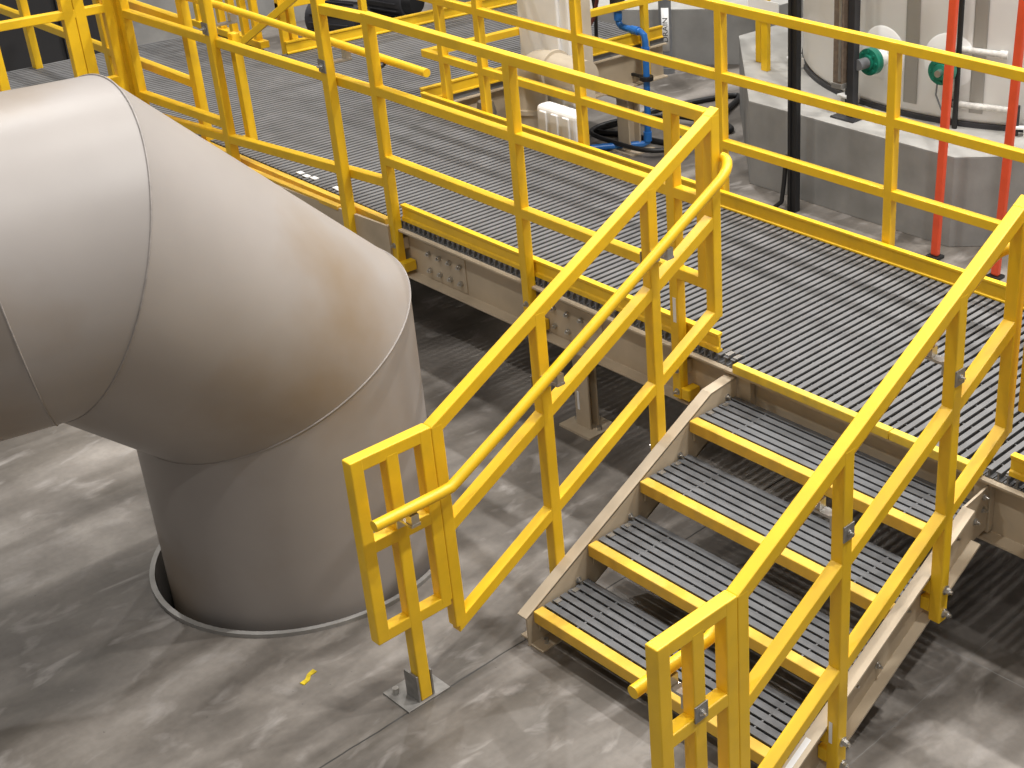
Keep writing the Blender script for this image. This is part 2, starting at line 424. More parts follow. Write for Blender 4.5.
def toe_y(parent, x, y0, y1, s=1):
    poly = toe_profile(0, s)
    mb = MB(); mb.prism([(x+p, z) for p, z in poly], 'y', y0, y1); return mb.build('toe_board', 'yellow', parent, bevel=.0015)
def guard_bridge_right():
    g = thing('guardrail', (-4.76, 3, H), 'yellow guardrail along the bridge behind the white column', 'railing')
    x0 = -4.607
    for y in (2.22, 3.16):
        p = MB().box((x0-.0006, y, .50), (x0+T+.0006, y+T, TOP-.004)).build('post', 'yellow', g, bevel=.004)
    for z, nm in ((TOP, 'top_rail'), (MID, 'middle_rail'), (LOW-.015, 'lower_rail')):
        MB().box((x0, 1.3015, z-T), (x0+T, 3.44, z)).build(nm, 'yellow', g, bevel=.004)
    toe_y(g, -4.645, 1.27, 3.40, 1)
guard_bridge_right()
def guard_bridge_left():
    g = thing('guardrail', (-6.28, 3, H), 'distant yellow guardrail across the bridge grating, on its far side', 'railing')
    x0 = -6.30
    for y in (1.30, 1.37, 1.95, 2.95):
        MB().box((x0-.0006, y, .50), (x0+T+.0006, y+T, TOP-.004)).build('post', 'yellow', g, bevel=.004)
    for z, nm in ((TOP, 'top_rail'), (MID, 'middle_rail'), (LOW, 'lower_rail')):
        MB().box((x0, 1.30, z-T), (x0+T, 3.4, z)).build(nm, 'yellow', g, bevel=.004)
    toe_y(g, -6.25, 1.30, 3.4, 1)
guard_bridge_left()

def bracket(parent, a, b, plate_n=None):
    # grey handrail bracket: stub from post face a to tube centre b, saddle under the tube
    a = Vector(a); b = Vector(b)
    d = (b-a); d.z = 0; L = d.length; d.normalize(); zt = b.z-.0215
    sd = Vector((-d.y, d.x, 0)); up = Vector((0, 0, 1))
    mb = MB(); m0 = Vector((a.x, a.y, a.z))
    mb.bar(m0, m0+d*(L+.018), .036, .010, sd)                       # arm
    mb.bar(m0+d*.004-up*.04, m0+d*.004+up*.012, .044, .008, sd)     # wall plate
    e = m0+d*L
    mb.bar(e, Vector((e.x, e.y, zt)), .030, .034, sd)               # saddle
    return mb.build('handrail_bracket', 'steel', parent, smooth=True)

def guard_pipe_side():
    g = thing('guardrail', (-4.3, -.1, H), 'yellow guardrail with round handrail beside the big grey pipe', 'railing')
    def yc(x): return -.087-.035*(-3.42-x)/1.9         # slightly slanted line in plan
    # posts
    for x, z0, z1, nm in ((-3.425, .50, TOP+.16, 'post'), (-4.50, .52, TOP+.16, 'post'), (-5.44, .52, TOP+.16, 'post')):
        y = yc(x)
        p = MB().box((x, y-T/2-.001, z0), (x+.056, y+T/2+.001, z1)).build(nm, 'yellow', g, bevel=.004)
        hexbolt(p, (x+.03, y-T/2-.001, .60), (0, -1, 0), .011)
    ye = -T/2
    MB().bar((-5.42, yc(-5.42), TOP+.12), (-3.425, yc(-3.425), TOP+.12), T, T).build('top_rail', 'yellow', g, bevel=.004)
    MB().bar((-3.39, yc(-3.39), TOP-T/2+.005), (-3.1095, ye, TOP-T/2-.005), T, T).build('top_rail', 'yellow', g, bevel=.004)
    MB().bar((-5.42, yc(-5.42), 1.450), (-3.1095, ye, 1.435), T, T).build('middle_rail', 'yellow', g, bevel=.004)
    MB().bar((-5.42, yc(-5.42), .965), (-4.46, yc(-4.46), .985), T, T).build('lower_rail', 'yellow', g, bevel=.004)
    MB().bar((-5.42, yc(-5.42), .845), (-4.46, yc(-4.46), .905), T, T).build('brace_rail', 'yellow', g, bevel=.004)
    MB().bar((-4.46, yc(-4.46), .905), (-3.1095, ye, .965), T, T).build('lower_rail', 'yellow', g, bevel=.004)
    hr = MB().tube([(-5.3, -.02, 1.60), (-4.5, .0, 1.615), (-3.75, .02, 1.600), (-3.35, .035, 1.59), (-2.77, .055, 1.575)], .021, 16).build('handrail', 'yellow', g, smooth=True)
    for x in (-3.40, -4.475):
        y = yc(x)
        bracket(hr, (x, y+T/2, 1.53), (x, .0+.03, 1.60))
        mb = MB().box((x-.03, y-T/2-.006, 1.49), (x+.03, y-T/2-.0012, 1.555)).build('back_plate', 'dull_steel', g, bevel=.001)
        hexbolt(mb, (x, y-T/2-.006, 1.522), (0, -1, 0), .010)
    MB().cyl((-3.085, .001, 1.55), (-3.085, .035, 1.565), .012, 10).build('handrail_bracket', 'charcoal', hr)
    # short inner panel end seen beyond the second post
    MB().box((-4.40, yc(-4.4)+.05, .86), (-4.352, yc(-4.4)+.097, 1.50)).build('inner_post', 'yellow', g, bevel=.004)
    MB().box((-4.46, yc(-4.4)+.05, .86), (-4.352, yc(-4.4)+.097, .905)).build('inner_rail', 'yellow', g, bevel=.004)
guard_pipe_side()

def guard_return():
    g = thing('guardrail', (-5.5, -.5, H), 'yellow end guardrail with two wide posts above the pipe, at the far left', 'railing')
    x0 = -5.5
    for y, w in ((-.165, .05), (-.215, .05), (-.38, .06), (-.445, .062), (-.86, .05)):
        MB().box((x0-.0006, y, .52), (x0+T+.0006, y+w, 1.535 if y < -.8 else TOP+.1)).build('post', 'yellow', g, bevel=.004)
    MB().box((x0, -1.0, 1.505-T), (x0+T, -.11, 1.505)).build('middle_rail', 'yellow', g, bevel=.004)
    MB().box((x0, -1.0, TOP-T), (x0+T, -.11, TOP)).build('top_rail', 'yellow', g, bevel=.004)
    MB().box((x0, -.42, 1.085-T-.02), (x0+T, -.11, 1.085)).build('lower_rail', 'yellow', g, bevel=.004)
    MB().box((x0, -1.0, 1.12-.07), (x0+T, -.74, 1.12)).build('lower_rail', 'yellow', g, bevel=.004)
guard_return()

def guard_far_left():
    g = thing('guardrail', (-6.5, -.3, H), 'yellow guardrail with diagonal brace in front of the dark cabinet', 'railing')
    y0 = -.32
    for x in (-5.92, -6.62, -7.4):
        MB().box((x, y0-.0006, H-.2), (x+T, y0+T+.0006, TOP)).build('post', 'yellow', g, bevel=.004)
    for z, nm in ((TOP, 'top_rail'), (1.075, 'lower_rail')):
        MB().box((-7.6, y0, z-T), (-5.6, y0+T, z)).build(nm, 'yellow', g, bevel=.004)
    MB().bar((-6.75, y0+.10, .95), (-6.25, y0+.10, 1.50), T, T, (0, 1, 0)).build('diagonal_brace', 'yellow', g, bevel=.004)
    guard_far_left()

def guard_inner_left():
    g = thing('guardrail', (-5.8, .01, H), 'brightly lit yellow guardrail behind the slanted rail, beyond the pipe', 'railing')
    y0 = -.02
    for z, nm in ((MID, 'middle_rail'), (LOW, 'lower_rail')):
        MB().box((-7.6, y0, z-T), (-4.95, y0+T, z)).build(nm, 'yellow', g, bevel=.004)
    MB().box((-7.6, y0, TOP-T), (-4.95, y0+T, TOP)).build('top_rail', 'yellow', g, bevel=.004)
    for x in (-4.99, -6.05, -7.2):
        MB().box((x, y0-.0006, .62), (x+.06, y0+T+.0006, TOP-.004)).build('post', 'yellow', g, bevel=.004)
guard_inner_left()

def guard_gate():
    g = thing('guardrail', (-7.0, 1.2, H), 'distant yellow barrier of close upright bars behind the far left rails', 'railing')
    for i in range(6):
        x = -7.35+i*.16
        MB().box((x, 1.24, H), (x+T, 1.24+T, TOP)).build('post', 'yellow', g, bevel=.004)
    for z in (TOP, H+.06):
        MB().box((-7.4, 1.23, z-.05), (-6.45, 1.30, z)).build('cross_rail', 'yellow', g, bevel=.004)
    MB().bar((-6.55, 1.10, H+.03), (-6.1, 1.36, H+.42), T, T).build('diagonal_brace', 'yellow', g, bevel=.004)
guard_gate()

# ------------------------------------------------------------------ staircase
NOSE = .53
def zn(y): return .758+NOSE*(y+.008)        # nosing line
def make_stairs():
    t = thing('staircase', (-.1, -.6, 0), 'short staircase of four grey grating treads with yellow nosings and beige stringers', 'stairs')
    for side, xw, s in (('l', -.732, -1), ('r', .519, 1)):
        prof = [(-1.18, zn(-1.18)-.004), (-.160, zn(-.160)-.004), (-.005, .690), (-.005, .500), (-.12, zn(-.12)-.215), (-1.02, .012), (-1.02, .0), (-1.18, .0)]
        mb = MB(); mb.prism(prof, 'x', xw, xw+s*.010)
        # top flange (sloped then level), bottom flange
        def flange(p0, p1, th):
            d = Vector((0, p1[0]-p0[0], p1[1]-p0[1])); n = Vector((0, -d.z, d.y)).normalized()*th
            a = Vector((0, p0[0], p0[1])); b = Vector((0, p1[0], p1[1])); vs = []
            for x in (xw, xw+s*.052):
                for q in (a, b, b+n, a+n): vs.append((x, q.y, q.z))
            mb.add(vs, [(0,1,2,3),(7,6,5,4),(0,4,5,1),(1,5,6,2),(2,6,7,3),(3,7,4,0)])
        flange((-1.185, zn(-1.185)), (-.160, zn(-.160)), -.011)
        if s < 0: flange((-.160, zn(-.160)), (-.006, .694), -.010)
        flange((-1.03, zn(-1.03)-.215), (-.10, zn(-.10)-.215), .011)
        st = mb.build('stringer', 'beige', t, bevel=.0015)
        # floor angle
        f = MB(); f.box((xw-s*.0, -1.16, 0), (xw+s*.075, -1.05, .009)); f.box((xw+s*.010, -1.16, 0), (xw+s*.018, -1.05, .075)); f.box((xw-s*.07, -1.175, 0), (xw-s*.0, -1.06, .009))
        fa = f.build('foot_angle', 'beige', st, bevel=.001)
        MB().cyl((xw+s*.05, -1.105, .009), (xw+s*.05, -1.105, .03), .010, 8).build('anchor_bolt', 'steel', fa)
        MB().cyl((xw-s*.04, -1.13, .009), (xw-s*.04, -1.13, .03), .010, 8).build('anchor_bolt', 'steel', fa)
        # bolts through the web, holding the treads
        for i in range(1, 5):
            y = -.008-i*.286+.14; z = H-i*.1515-.035
            if i in (1, 2, 3):
                for dy in (-.06, .07):
                    hexbolt(st, (xw+s*.010, y+dy, z), (s, 0, 0), .010, .012)
            hexbolt(st, (xw, y+.09, z+.05), (-s, 0, 0), .009, .010)
        for z in (.60, .655): hexbolt(st, (xw+s*.010, -.035, z), (s, 0, 0), .009, .01)
    # treads
    for i in range(1, 5):
        y0 = -.008-i*.286; z = H-i*.1515
        mb = MB()
        for k in range(6): ibar(mb, 'x', y0+.068+k*.0385, XS0+.002, XS1-.002, z, .038, .0275)
        for k in range(9): mb.box((XS0+.05+k*.1425, y0+.02, z-.020), (XS0+.058+k*.1425, y0+.275, z-.002 if k % 3 == 1 else z-.008))
        tr = mb.build('tread', 'tread', t)
        MB().box((XS0, y0, z-.052), (XS1, y0+.045, z+.001)).build('nosing', 'nosing', tr, bevel=.004)
        for x0, x1 in ((XS0, XS0+.045), (XS1-.045, XS1)):
            a = MB(); a.box((x0, y0+.02, z-.046), (x1, y0+.275, z-.039)); a.box((x0, y0+.02, z-.10), (x0+.007, y0+.275, z-.046) if x0 == XS0 else (x0+.038, y0+.02, z-.10))
            if x0 != XS0: a = MB(); a.box((x0, y0+.02, z-.046), (x1, y0+.275, z-.039)); a.box((x1-.007, y0+.02, z-.10), (x1, y0+.275, z-.046))
            a.build('tread_angle', 'beige', tr)
        for k in range(2):
            MB().box((XS0+.012, y0+.09+k*.09, z+.0003), (XS0+.035, y0+.115+k*.09, z+.005)).build('grating_clip', 'steel', tr)
    # landing nosing, in two lengths
    for x0, x1 in ((-.728, .083), (.087, .498)):
        MB().box((x0, -.036, H-.036), (x1, -.001, H+.004)).build('landing_nosing', 'yellow_pale', t, bevel=.004)
make_stairs()

# ------------------------------------------------------------------ stair rails
SL = .545
def zr(y): return 1.849+SL*(y+.026)         # top edge of the sloped top rail
def stair_rail(x0, inner, label, tags):
    # x0: low-x side of the tube line; inner: +1 when the stairs lie towards +x
    xc = x0+T/2
    g = thing('stair_railing', (xc, -.9, 0), label, 'railing')
    kv = T*math.sqrt(1+SL*SL)                # vertical thickness of a sloped tube
    def slope(name, off, ya, yb):
        poly = [(ya, zr(ya)-off-kv), (yb, zr(yb)-off-kv), (yb, zr(yb)-off), (ya, zr(ya)-off)]
        return MB().prism(poly, 'x', x0, x0+T).build(name, 'yellow', g, bevel=.004)
    slope('top_rail', 0, -1.452, -.026)
    slope('middle_rail', .41, -1.44, -.03)
    slope('lower_rail', .826, -1.44, -.03)
    e = .0006
    def vert(name, y0, z0, z1, w=T):
        return MB().box((x0-e, y0, z0), (x0+T+e, y0+w, z1)).build(name, 'yellow', g, bevel=.004)
    vert('end_post', -.0735, zr(-.05)-.826-T, zr(-.05)-.01)
    vert('corner_post', -1.4530, .228, zr(-1.43)-.012)
    # level end panel
    vert('panel_post', -1.5005, .36, 1.0755)
    vert('panel_end_post', -1.7655, .341, 1.0755)
    for z, nm in ((1.076, 'panel_top_rail'), (.752, 'panel_middle_rail'), (.386, 'panel_lower_rail')):
        MB().box((x0, -1.7650, z-T), (x0+T, -1.46, z)).build(nm, 'yellow', g, bevel=.004)
    fp = vert('floor_post', -1.635, .006, 1.045)
    ft = MB(); ft.box((x0-.10, -1.70, 0), (x0+T+.012, -1.52, .006))
    for sgn, yy in ((0, -1.645), (1, -1.586)):
        ft.box((x0-.030, yy, .006), (x0+T+.0, yy+.008, .12))
    ft.build('foot_bracket', 'dull_steel', fp, bevel=.001)
    for dx, dy in ((-.06, -1.67), (-.06, -1.55)):
        MB().cyl((x0+dx, dy, .006), (x0+dx, dy, .032), .012, 8).build('anchor_bolt', 'steel', fp)
    # posts bolted to the stringer
    for yc in (-.395, -.958):
        zb = zn(yc)-.205
        p = MB().box((x0-e, yc-T/2, zb), (x0+T+e, yc+T/2, zr(yc)-.02)).build('post', 'yellow', g, bevel=.004)
        xo = x0 if inner > 0 else x0+T
        for z in (zb+.035, zb+.135): hexbolt(p, (xo-inner*e, yc+.004, z), (-inner, 0, 0), .012, .02)
        for z in (zb+.03, zb+.11):
            a, b = (x0+T+e, x0+T+.040) if inner > 0 else (x0-.0395, x0-e)
            MB().box((a, yc-.022, z), (b, yc+.022, z+.055)).build('spacer_block', 'yellow', p, bevel=.003)
    # round handrail on the stair side
    xh = (x0+T+.070) if inner > 0 else (x0-.070)
    xf = x0+T if inner > 0 else x0
    def zh(y): return .868+SL*(y+1.432)
    pts = [(xh, -1.755, .862), (xh, -1.50, .862), (xh, -1.45, .864), (xh, -1.40, zh(-1.40)+.004)]
    ys = [-1.2, -.9, -.6, -.3, -.10]
    pts += [(xh, y, zh(y)) for y in ys]
    a = Vector((xh, -.10, zh(-.10))); 
    for k in range(1, 7):
        th = PI/2*k/6
        pts.append((xh-inner*.062*(1-math.cos(th)), -.10+.088*math.sin(th)*.95, zh(-.10)+.055*math.sin(th)))
    pts.append((xf+inner*.002, -.0175, zh(-.10)+.056))
    h = MB().tube(pts, .0205, 18).build('handrail', 'yellow', g, smooth=True)
    for yc, zc in ((-1.612, .862), (-.958, zh(-.958)), (-.395, zh(-.395))):
        bracket(h, (xf, yc, zc-.062), (xh, yc, zc))
        xo = x0 if inner > 0 else x0+T
        bp = MB().box((xo-inner*.0012, yc-.026, zc-.125), (xo-inner*.006, yc+.026, zc-.068)).build('back_plate', 'dull_steel', g, bevel=.001)
        hexbolt(bp, (xo-inner*.006, yc, zc-.096), (-inner, 0, 0), .008, .008)
    return g
stair_rail(XL0, 1, 'yellow stair railing on the left side of the stairs, nearest the pipe', None)
stair_rail(XR0, -1, 'yellow stair railing on the right side of the stairs, nearest the front', None)
# identification stickers on the stringer and the right-hand post: thin parts of their things
def stickers():
    st = [o for o in COL.objects if o.name.startswith('stringer')]
    y0, y1 = -1.17, -1.04
    vs = []
    for x in (.530, .552):
        for y in (y0, y1): vs.append((x, y, zn(y)+.0012))
    vs2 = [(a, b, c-.0008) for a, b, c in vs]
    MB().add(vs+vs2, [(0,1,3,2),(4,6,7,5),(0,2,6,4),(1,5,7,3),(0,4,5,1),(2,3,7,6)]).build('label_sticker', 'label', st[1])
    pr = [o for o in COL.objects if o.name.startswith('stair_railing')][1]
    MB().box((.580, -.9835, .18), (.594, -.9824, .27)).build('label_sticker', 'label', pr)
stickers()

# ------------------------------------------------------------------ scrap on the floor
mb = MB(); c = Vector((-1.212, -1.828, 0))
pts = [(-.035, -.006), (-.01, -.012), (.01, -.004), (.032, -.014), (.040, .004), (.012, .010), (-.008, .004), (-.030, .012)]
ang = math.radians(120); R = Matrix.Rotation(ang, 2)
pp = [R @ Vector(p)*1.15 for p in pts]
mb.prism([(c.x+p.x, c.y+p.y) for p in pp], 'z', .0, .004)
tag(mb.build('tape_scrap', 'scrap'), 'small torn scrap of yellow tape lying on the concrete floor', 'scrap')

# ------------------------------------------------------------------ tank plinth, tank and its fittings
def octagon(c, edge):
    ap = edge*(1+math.sqrt(2))/2; h = edge/2
    return [(c[0]+x, c[1]+y) for x, y in ((-h, -ap), (h, -ap), (ap, -h), (ap, h), (h, ap), (-h, ap), (-ap, h), (-ap, -h))]
def plinth(c, edge, h, label, cat='plinth'):
    p = thing('concrete_plinth', (c[0], c[1], 0), label, cat)
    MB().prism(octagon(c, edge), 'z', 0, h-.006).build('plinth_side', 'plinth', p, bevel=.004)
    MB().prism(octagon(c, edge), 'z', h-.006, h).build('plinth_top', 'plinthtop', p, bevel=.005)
    return p
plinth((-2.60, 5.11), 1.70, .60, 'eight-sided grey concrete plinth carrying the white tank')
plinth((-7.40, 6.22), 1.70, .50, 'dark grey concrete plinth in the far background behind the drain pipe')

TC = Vector((-2.58, 5.15, 0)); TR = 1.65
def on_tank(az, z, out=0.0):
    a = math.radians(az); return Vector((TC.x+(TR+out)*math.cos(a), TC.y+(TR+out)*math.sin(a), z))
def make_tank():
    t = thing('storage_tank', (TC.x, TC.y, .6), 'large white cylindrical tank standing on the octagonal plinth', 'tank')
    n = 160
    mb = MB(); prof = [(TR-.02, .63), (TR, .66), (TR, 3.6), (TR-.25, 3.9), (.01, 4.1)]
    vs = []; fs = []
    for r_, z in prof: vs += [(TC.x+r_*math.cos(2*PI*k/n), TC.y+r_*math.sin(2*PI*k/n), z) for k in range(n)]
    for i in range(len(prof)-1):
        for k in range(n): fs.append((i*n+k, i*n+(k+1) % n, (i+1)*n+(k+1) % n, (i+1)*n+k))
    fs.append(tuple(range(n))[::-1])
    mb.add(vs, fs); mb.build('shell', 'white', t, smooth=True)
    MB().ringpoly((TC.x, TC.y), TR-.2, TR+.012, .60, .632, 160).build('base_ring', 'charcoal', t, smooth=True)
    for az, z in ((-92.5, .96), (-75.25, .99)):
        a = math.radians(az); d = Vector((math.cos(a), math.sin(a), 0)); s = Vector((-d.y, d.x, 0))
        p0 = on_tank(az, z)
        # reinforcing pad: a shallow disc hugging the shell
        pts = []
        pad = MB(); m = 40; vs = []; fs = []
        for rr, o in ((0.0, .007), (.17, .007), (.182, .0)):
            for k in range(m):
                th = 2*PI*k/m; da = math.degrees(rr*math.cos(th)/TR); vs.append(on_tank(az+da, z+.03+rr*math.sin(th), o))
        for i in range(2):
            for k in range(m): fs.append((i*m+k, i*m+(k+1) % m, (i+1)*m+(k+1) % m, (i+1)*m+k))
        pad.add(vs, fs); pad.build('nozzle_pad', 'white', t, smooth=True)
        nz = MB().cyl(p0-d*.03, p0+d*.10, .052, 28).build('nozzle', 'white', t, smooth=True)
        fl = MB().cyl(p0+d*.10, p0+d*.128, .088, 36); fl.cyl(p0+d*.130, p0+d*.155, .088, 36)
        fo = fl.build('flange', 'green', nz, smooth=True)
        for k in range(8):
            th = 2*PI*k/8; q = p0+d*.155+(s*math.cos(th)+Vector((0, 0, 1))*math.sin(th))*.068
            MB().cyl(q, q+d*.012, .010, 6).build('flange_bolt', 'green', nz)
        hub = MB().cyl(p0+d*.155, p0+d*.175, .050, 24); hub.build('hub', 'green', nz, smooth=True)
        if az < -90: MB().cyl(p0+d*.17, p0+d*.26, .036, 20).build('valve_stub', 'greypvc', nz, smooth=True)
        else: MB().cyl(p0+d*.17, p0+d*.22, .022, 16).build('valve_stub', 'steel', nz, smooth=True)
    for az in (-133, -101, -59, -30):
        a = math.radians(az); d = Vector((math.cos(a), math.sin(a), 0)); s = Vector((-d.y, d.x, 0)); b = on_tank(az, .60)
        l = MB()
        for k in (-1, 1): l.bar(b+s*.045*k+d*.005+Vector((0, 0, .045)), b+s*.045*k+d*.10+Vector((0, 0, .03)), .008, .07, s)
        l.bar(b+d*.10-s*.055+Vector((0, 0, .06)), b+d*.10+s*.055+Vector((0, 0, .06)), .05, .014, d)
        lo = l.build('anchor_lug', 'white', t, bevel=.003)
        MB().cyl(b+d*.085, b+d*.085+Vector((0, 0, .20)), .011, 10).build('anchor_rod', 'charcoal', lo, smooth=True)
    # painted vertical seam straps of the shell
    for az, w in ((-84.5, .10), (-68.5, .09)):
        mb = MB(); vs = []; fs = []
        for i in range(7):
            aa = az+math.degrees(w/TR)*(i/6-.5)
            for z in (.70, 3.5): vs.append(on_tank(aa, z, .006))
        for i in range(6): fs.append((2*i, 2*i+2, 2*i+3, 2*i+1))
        mb.add(vs, fs); o = mb.build('shell_strap', 'tan_white', t, smooth=True)
        sm = o.modifiers.new('thick', 'SOLIDIFY'); sm.thickness = .004
    # small hose from the second flange
    pts = [on_tank(-76.2, .91, .13), on_tank(-76.6, .82, .11), on_tank(-75.6, .72, .08), on_tank(-74.2, .63, .06)]
    MB().tube(pts, .006, 8).build('drain_hose', 'greypvc', t, smooth=True)
M['tan_white'] = mat('strap_grey', (.52, .50, .47), .4, var=.05, scale=4)
make_tank()

# level gauge column at the plinth edge
g = thing('level_gauge', (-2.74, 3.21, .6), 'dark level gauge column on the plinth left of the green flange', 'gauge')
mb = MB(); mb.box((-2.725, 3.21, .612), (-2.672, 3.27, 3.2)); mb.build('column', 'charcoal', g, bevel=.003)
MB().box((-2.81, 3.15, .60), (-2.62, 3.30, .612)).build('base_plate', 'charcoal', g)
mb = MB(); mb.box((-2.81, 3.17, .83), (-2.735, 3.235, 3.2)); mb.build('scale_housing', 'brownstrip', g, bevel=.003)
MB().box((-2.762, 3.163, .85), (-2.742, 3.169, 3.2)).build('scale_strip', 'steel', g)
MB().box((-2.815, 3.16, .80), (-2.73, 3.24, .835)).build('scale_foot', 'dull_steel', g, bevel=.003)

# black cable riser standing on the floor in front of the plinth
g = thing('cable_riser', (-2.88, 2.87, 0), 'tall black cable riser standing on the floor before the plinth', 'riser')
mb = MB(); mb.box((-2.925, 2.85, 0), (-2.850, 2.90, 3.4)); mb.build('trunking', 'black', g, bevel=.006)
mb = MB(); mb.box((-2.905, 2.838, 0), (-2.890, 2.852, 3.4)); mb.build('cover_rib', 'black', g, bevel=.002)
MB().tube([(-2.945, 2.86, .35), (-2.95, 2.85, .2), (-2.955, 2.83, .06), (-2.99, 2.80, .02)], .016, 10).build('loose_cable', 'black', g, smooth=True)
MB().box((-2.96, 2.84, .30), (-2.925, 2.88, .38)).build('clamp', 'charcoal', g, bevel=.003)

# dark conduit on the tank
p = on_tank(-72.6, 0, .06)
tag(MB().tube([(p.x, p.y, .60), (p.x, p.y, 1.6), (p.x, p.y, 3.3)], .018, 12).build('tank_conduit', 'black', smooth=True), 'thin black conduit rising up the tank behind the orange ladder', 'conduit')

# two orange poles before the plinth and the white cross pipes on the tank
for p0, p1, lab in (((-1.717, 2.862, 0), (-1.655, 2.862, 3.1), 'thin orange upright pole nearest the second green flange'), ((-1.27, 2.86, 0), (-1.186, 2.86, 3.1), 'thin orange upright pole at the right edge of the picture')):
    g = thing('orange_pole', p0, lab, 'pole')
    p0 = Vector(p0); p1 = Vector(p1)
    MB().bar(p0+Vector((0, 0, .02)), p1, .052, .040, (1, 0, 0)).build('pole_body', 'orange', g, bevel=.010, seg=3)
    MB().box((p0.x-.045, p0.y-.04, 0), (p0.x+.045, p0.y+.04, .02)).build('pole_foot', 'black', g, bevel=.004)
for A, B, lab in (((-2.137, 3.519, 1.118), (-1.807, 3.647, 1.105), 'upper white horizontal pipe stub on the tank between the orange poles'), ((-2.133, 3.520, .757), (-1.725, 3.691, .748), 'lower white horizontal pipe stub on the tank with black end fittings')):
    g = thing('sample_pipe', A, lab, 'pipe')
    a = Vector(A); b = Vector(B); d = (b-a).normalized()
    MB().cyl(a, b, .021, 16).build('pipe_run', 'rung', g, smooth=True)
    MB().cyl(b-d*.03, b+d*.02, .029, 16).build('end_fitting', 'black' if A[2] < 1 else 'rung', g, smooth=True)
    MB().cyl(a-d*.02, a+d*.035, .028, 16).build('end_fitting', 'black' if A[2] < 1 else 'rung', g, smooth=True)
    for q in (a+d*.05, b-d*.05):
        n = Vector((TC.x-q.x, TC.y-q.y, 0)); n.normalize()
        MB().cyl(q, q+n*.05, .010, 10).build('standoff', 'dull_steel', g, smooth=True)

# yellow guard posts with white plate, on the plinth's left shoulder
g = thing('post_bracket', (-3.95, 3.75, .6), 'two short yellow uprights with a white plate at the plinth corner', 'bracket')
MB().box((-3.88, 3.66, .60), (-3.82, 3.70, 1.5)).build('upright', 'yellow_post', g, bevel=.003) if 'yellow_post' in M else MB().box((-3.88, 3.66, .60), (-3.82, 3.70, 1.5)).build('upright', 'yellow', g, bevel=.003)
MB().box((-4.06, 3.80, .60), (-4.01, 3.84, 1.5)).build('upright', 'yellow', g, bevel=.003)
o = MB().box((-3.99, 3.645, .98), (-3.70, 3.655, 1.12)).build('sign_plate', 'white', g, bevel=.002)
MB().cyl((-3.95, 3.645, 1.01), (-3.95, 3.635, 1.01), .014, 12).build('plate_bolt', 'charcoal', o)

# ------------------------------------------------------------------ DRAIN pipe with its label
g = thing('drain_pipe', (-5.83, 4.55, 0), 'dark grey upright pipe with a white DRAIN label, against the far plinth', 'pipe')
MB().cyl((-5.83, 4.60, 0), (-5.83, 4.60, 1.6), .055, 32).build('pipe_body', 'greypvc', g, smooth=True)
MB().cyl((-5.83, 4.60, .0), (-5.83, 4.60, .05), .07, 32).build('pipe_collar', 'greypvc', g, smooth=True)
# curved label wrapped on the pipe face that looks towards the stairs
def drain_label():
    c = Vector((-5.83, 4.60, 0)); d = Vector((2.773+5.83, -3.742-4.60, 0)).normalized(); az = math.atan2(d.y, d.x)
    mb = MB(); vs = []; fs = []; m = 10; half = .60
    for i in range(m+1):
        a = az-half+2*half*i/m
        for z in (.20, .575): vs.append((c.x+.0562*math.cos(a), c.y+.0562*math.sin(a), z))
    for i in range(m): fs.append((2*i, 2*i+2, 2*i+3, 2*i+1))
    mb.add(vs, fs); lab = mb.build('drain_label', 'label', g, smooth=True)
    sm = lab.modifiers.new('thick', 'SOLIDIFY'); sm.thickness = .001
    cu = bpy.data.curves.new('drain_text', 'FONT'); cu.body = 'DRAIN'; cu.size = .062; cu.align_x = 'CENTER'; cu.align_y = 'CENTER'; cu.extrude = 0
    to = bpy.data.objects.new('drain_text_src', cu); COL.objects.link(to)
    dg = bpy.context.evaluated_depsgraph_get(); me = bpy.data.meshes.new_from_object(to.evaluated_get(dg))
    bpy.data.objects.remove(to)
    bm = bmesh.new(); bm.from_mesh(me)
    for k in range(-6, 7):
        bmesh.ops.bisect_plane(bm, geom=bm.verts[:]+bm.edges[:]+bm.faces[:], plane_co=(0, k*.006, 0), plane_no=(0, 1, 0))
    bmesh.ops.triangulate(bm, faces=bm.faces[:]); bm.to_mesh(me); bm.free()
    # reads upwards: text x -> +z, text y -> -tangent ; wrapped round the pipe
    for v in me.vertices:
        tx, ty = v.co.x, v.co.y
        a = az-ty/.0562
        v.co = Vector((c.x+.0578*math.cos(a), c.y+.0578*math.sin(a), .385+tx*1.15))
    me.materials.clear(); me.materials.append(M['ink'])
    o = bpy.data.objects.new('drain_lettering', me); COL.objects.link(o); o.parent = lab; o.matrix_parent_inverse = Matrix.Translation(-root_loc(lab))
drain_label()

# ------------------------------------------------------------------ blue pipe, hose, cables
mb = MB()
pts = [(-4.78, 2.72, .035), (-4.62, 2.96, .035), (-4.535, 3.075, .035), (-4.515, 3.10, .05), (-4.512, 3.10, .08), (-4.50, 3.10, .40), (-4.495, 3.10, .81), (-4.505, 3.10, .856), (-4.54, 3.10, .874), (-4.68, 3.10, .874), (-4.74, 3.10, .878), (-4.765, 3.10, .90), (-4.77, 3.10, .92), (-4.77, 3.10, 1.6)]
g = thing('blue_water_pipe', (-4.5, 3.1, 0), 'thin bright blue pipe with elbows beside the beige bridge leg', 'pipe')
mb.tube(pts, .024, 14).build('pipe_run', 'blue', g, smooth=True)
for c0, c1 in (((-4.512, 3.10, .06), (-4.511, 3.10, .13)), ((-4.497, 3.10, .70), (-4.496, 3.10, .77)), ((-4.56, 3.10, .874), (-4.63, 3.10, .874)), ((-4.77, 3.10, .92), (-4.77, 3.10, .98))):
    MB().cyl(c0, c1, .031, 18).build('elbow_socket', 'blue', g, smooth=True)
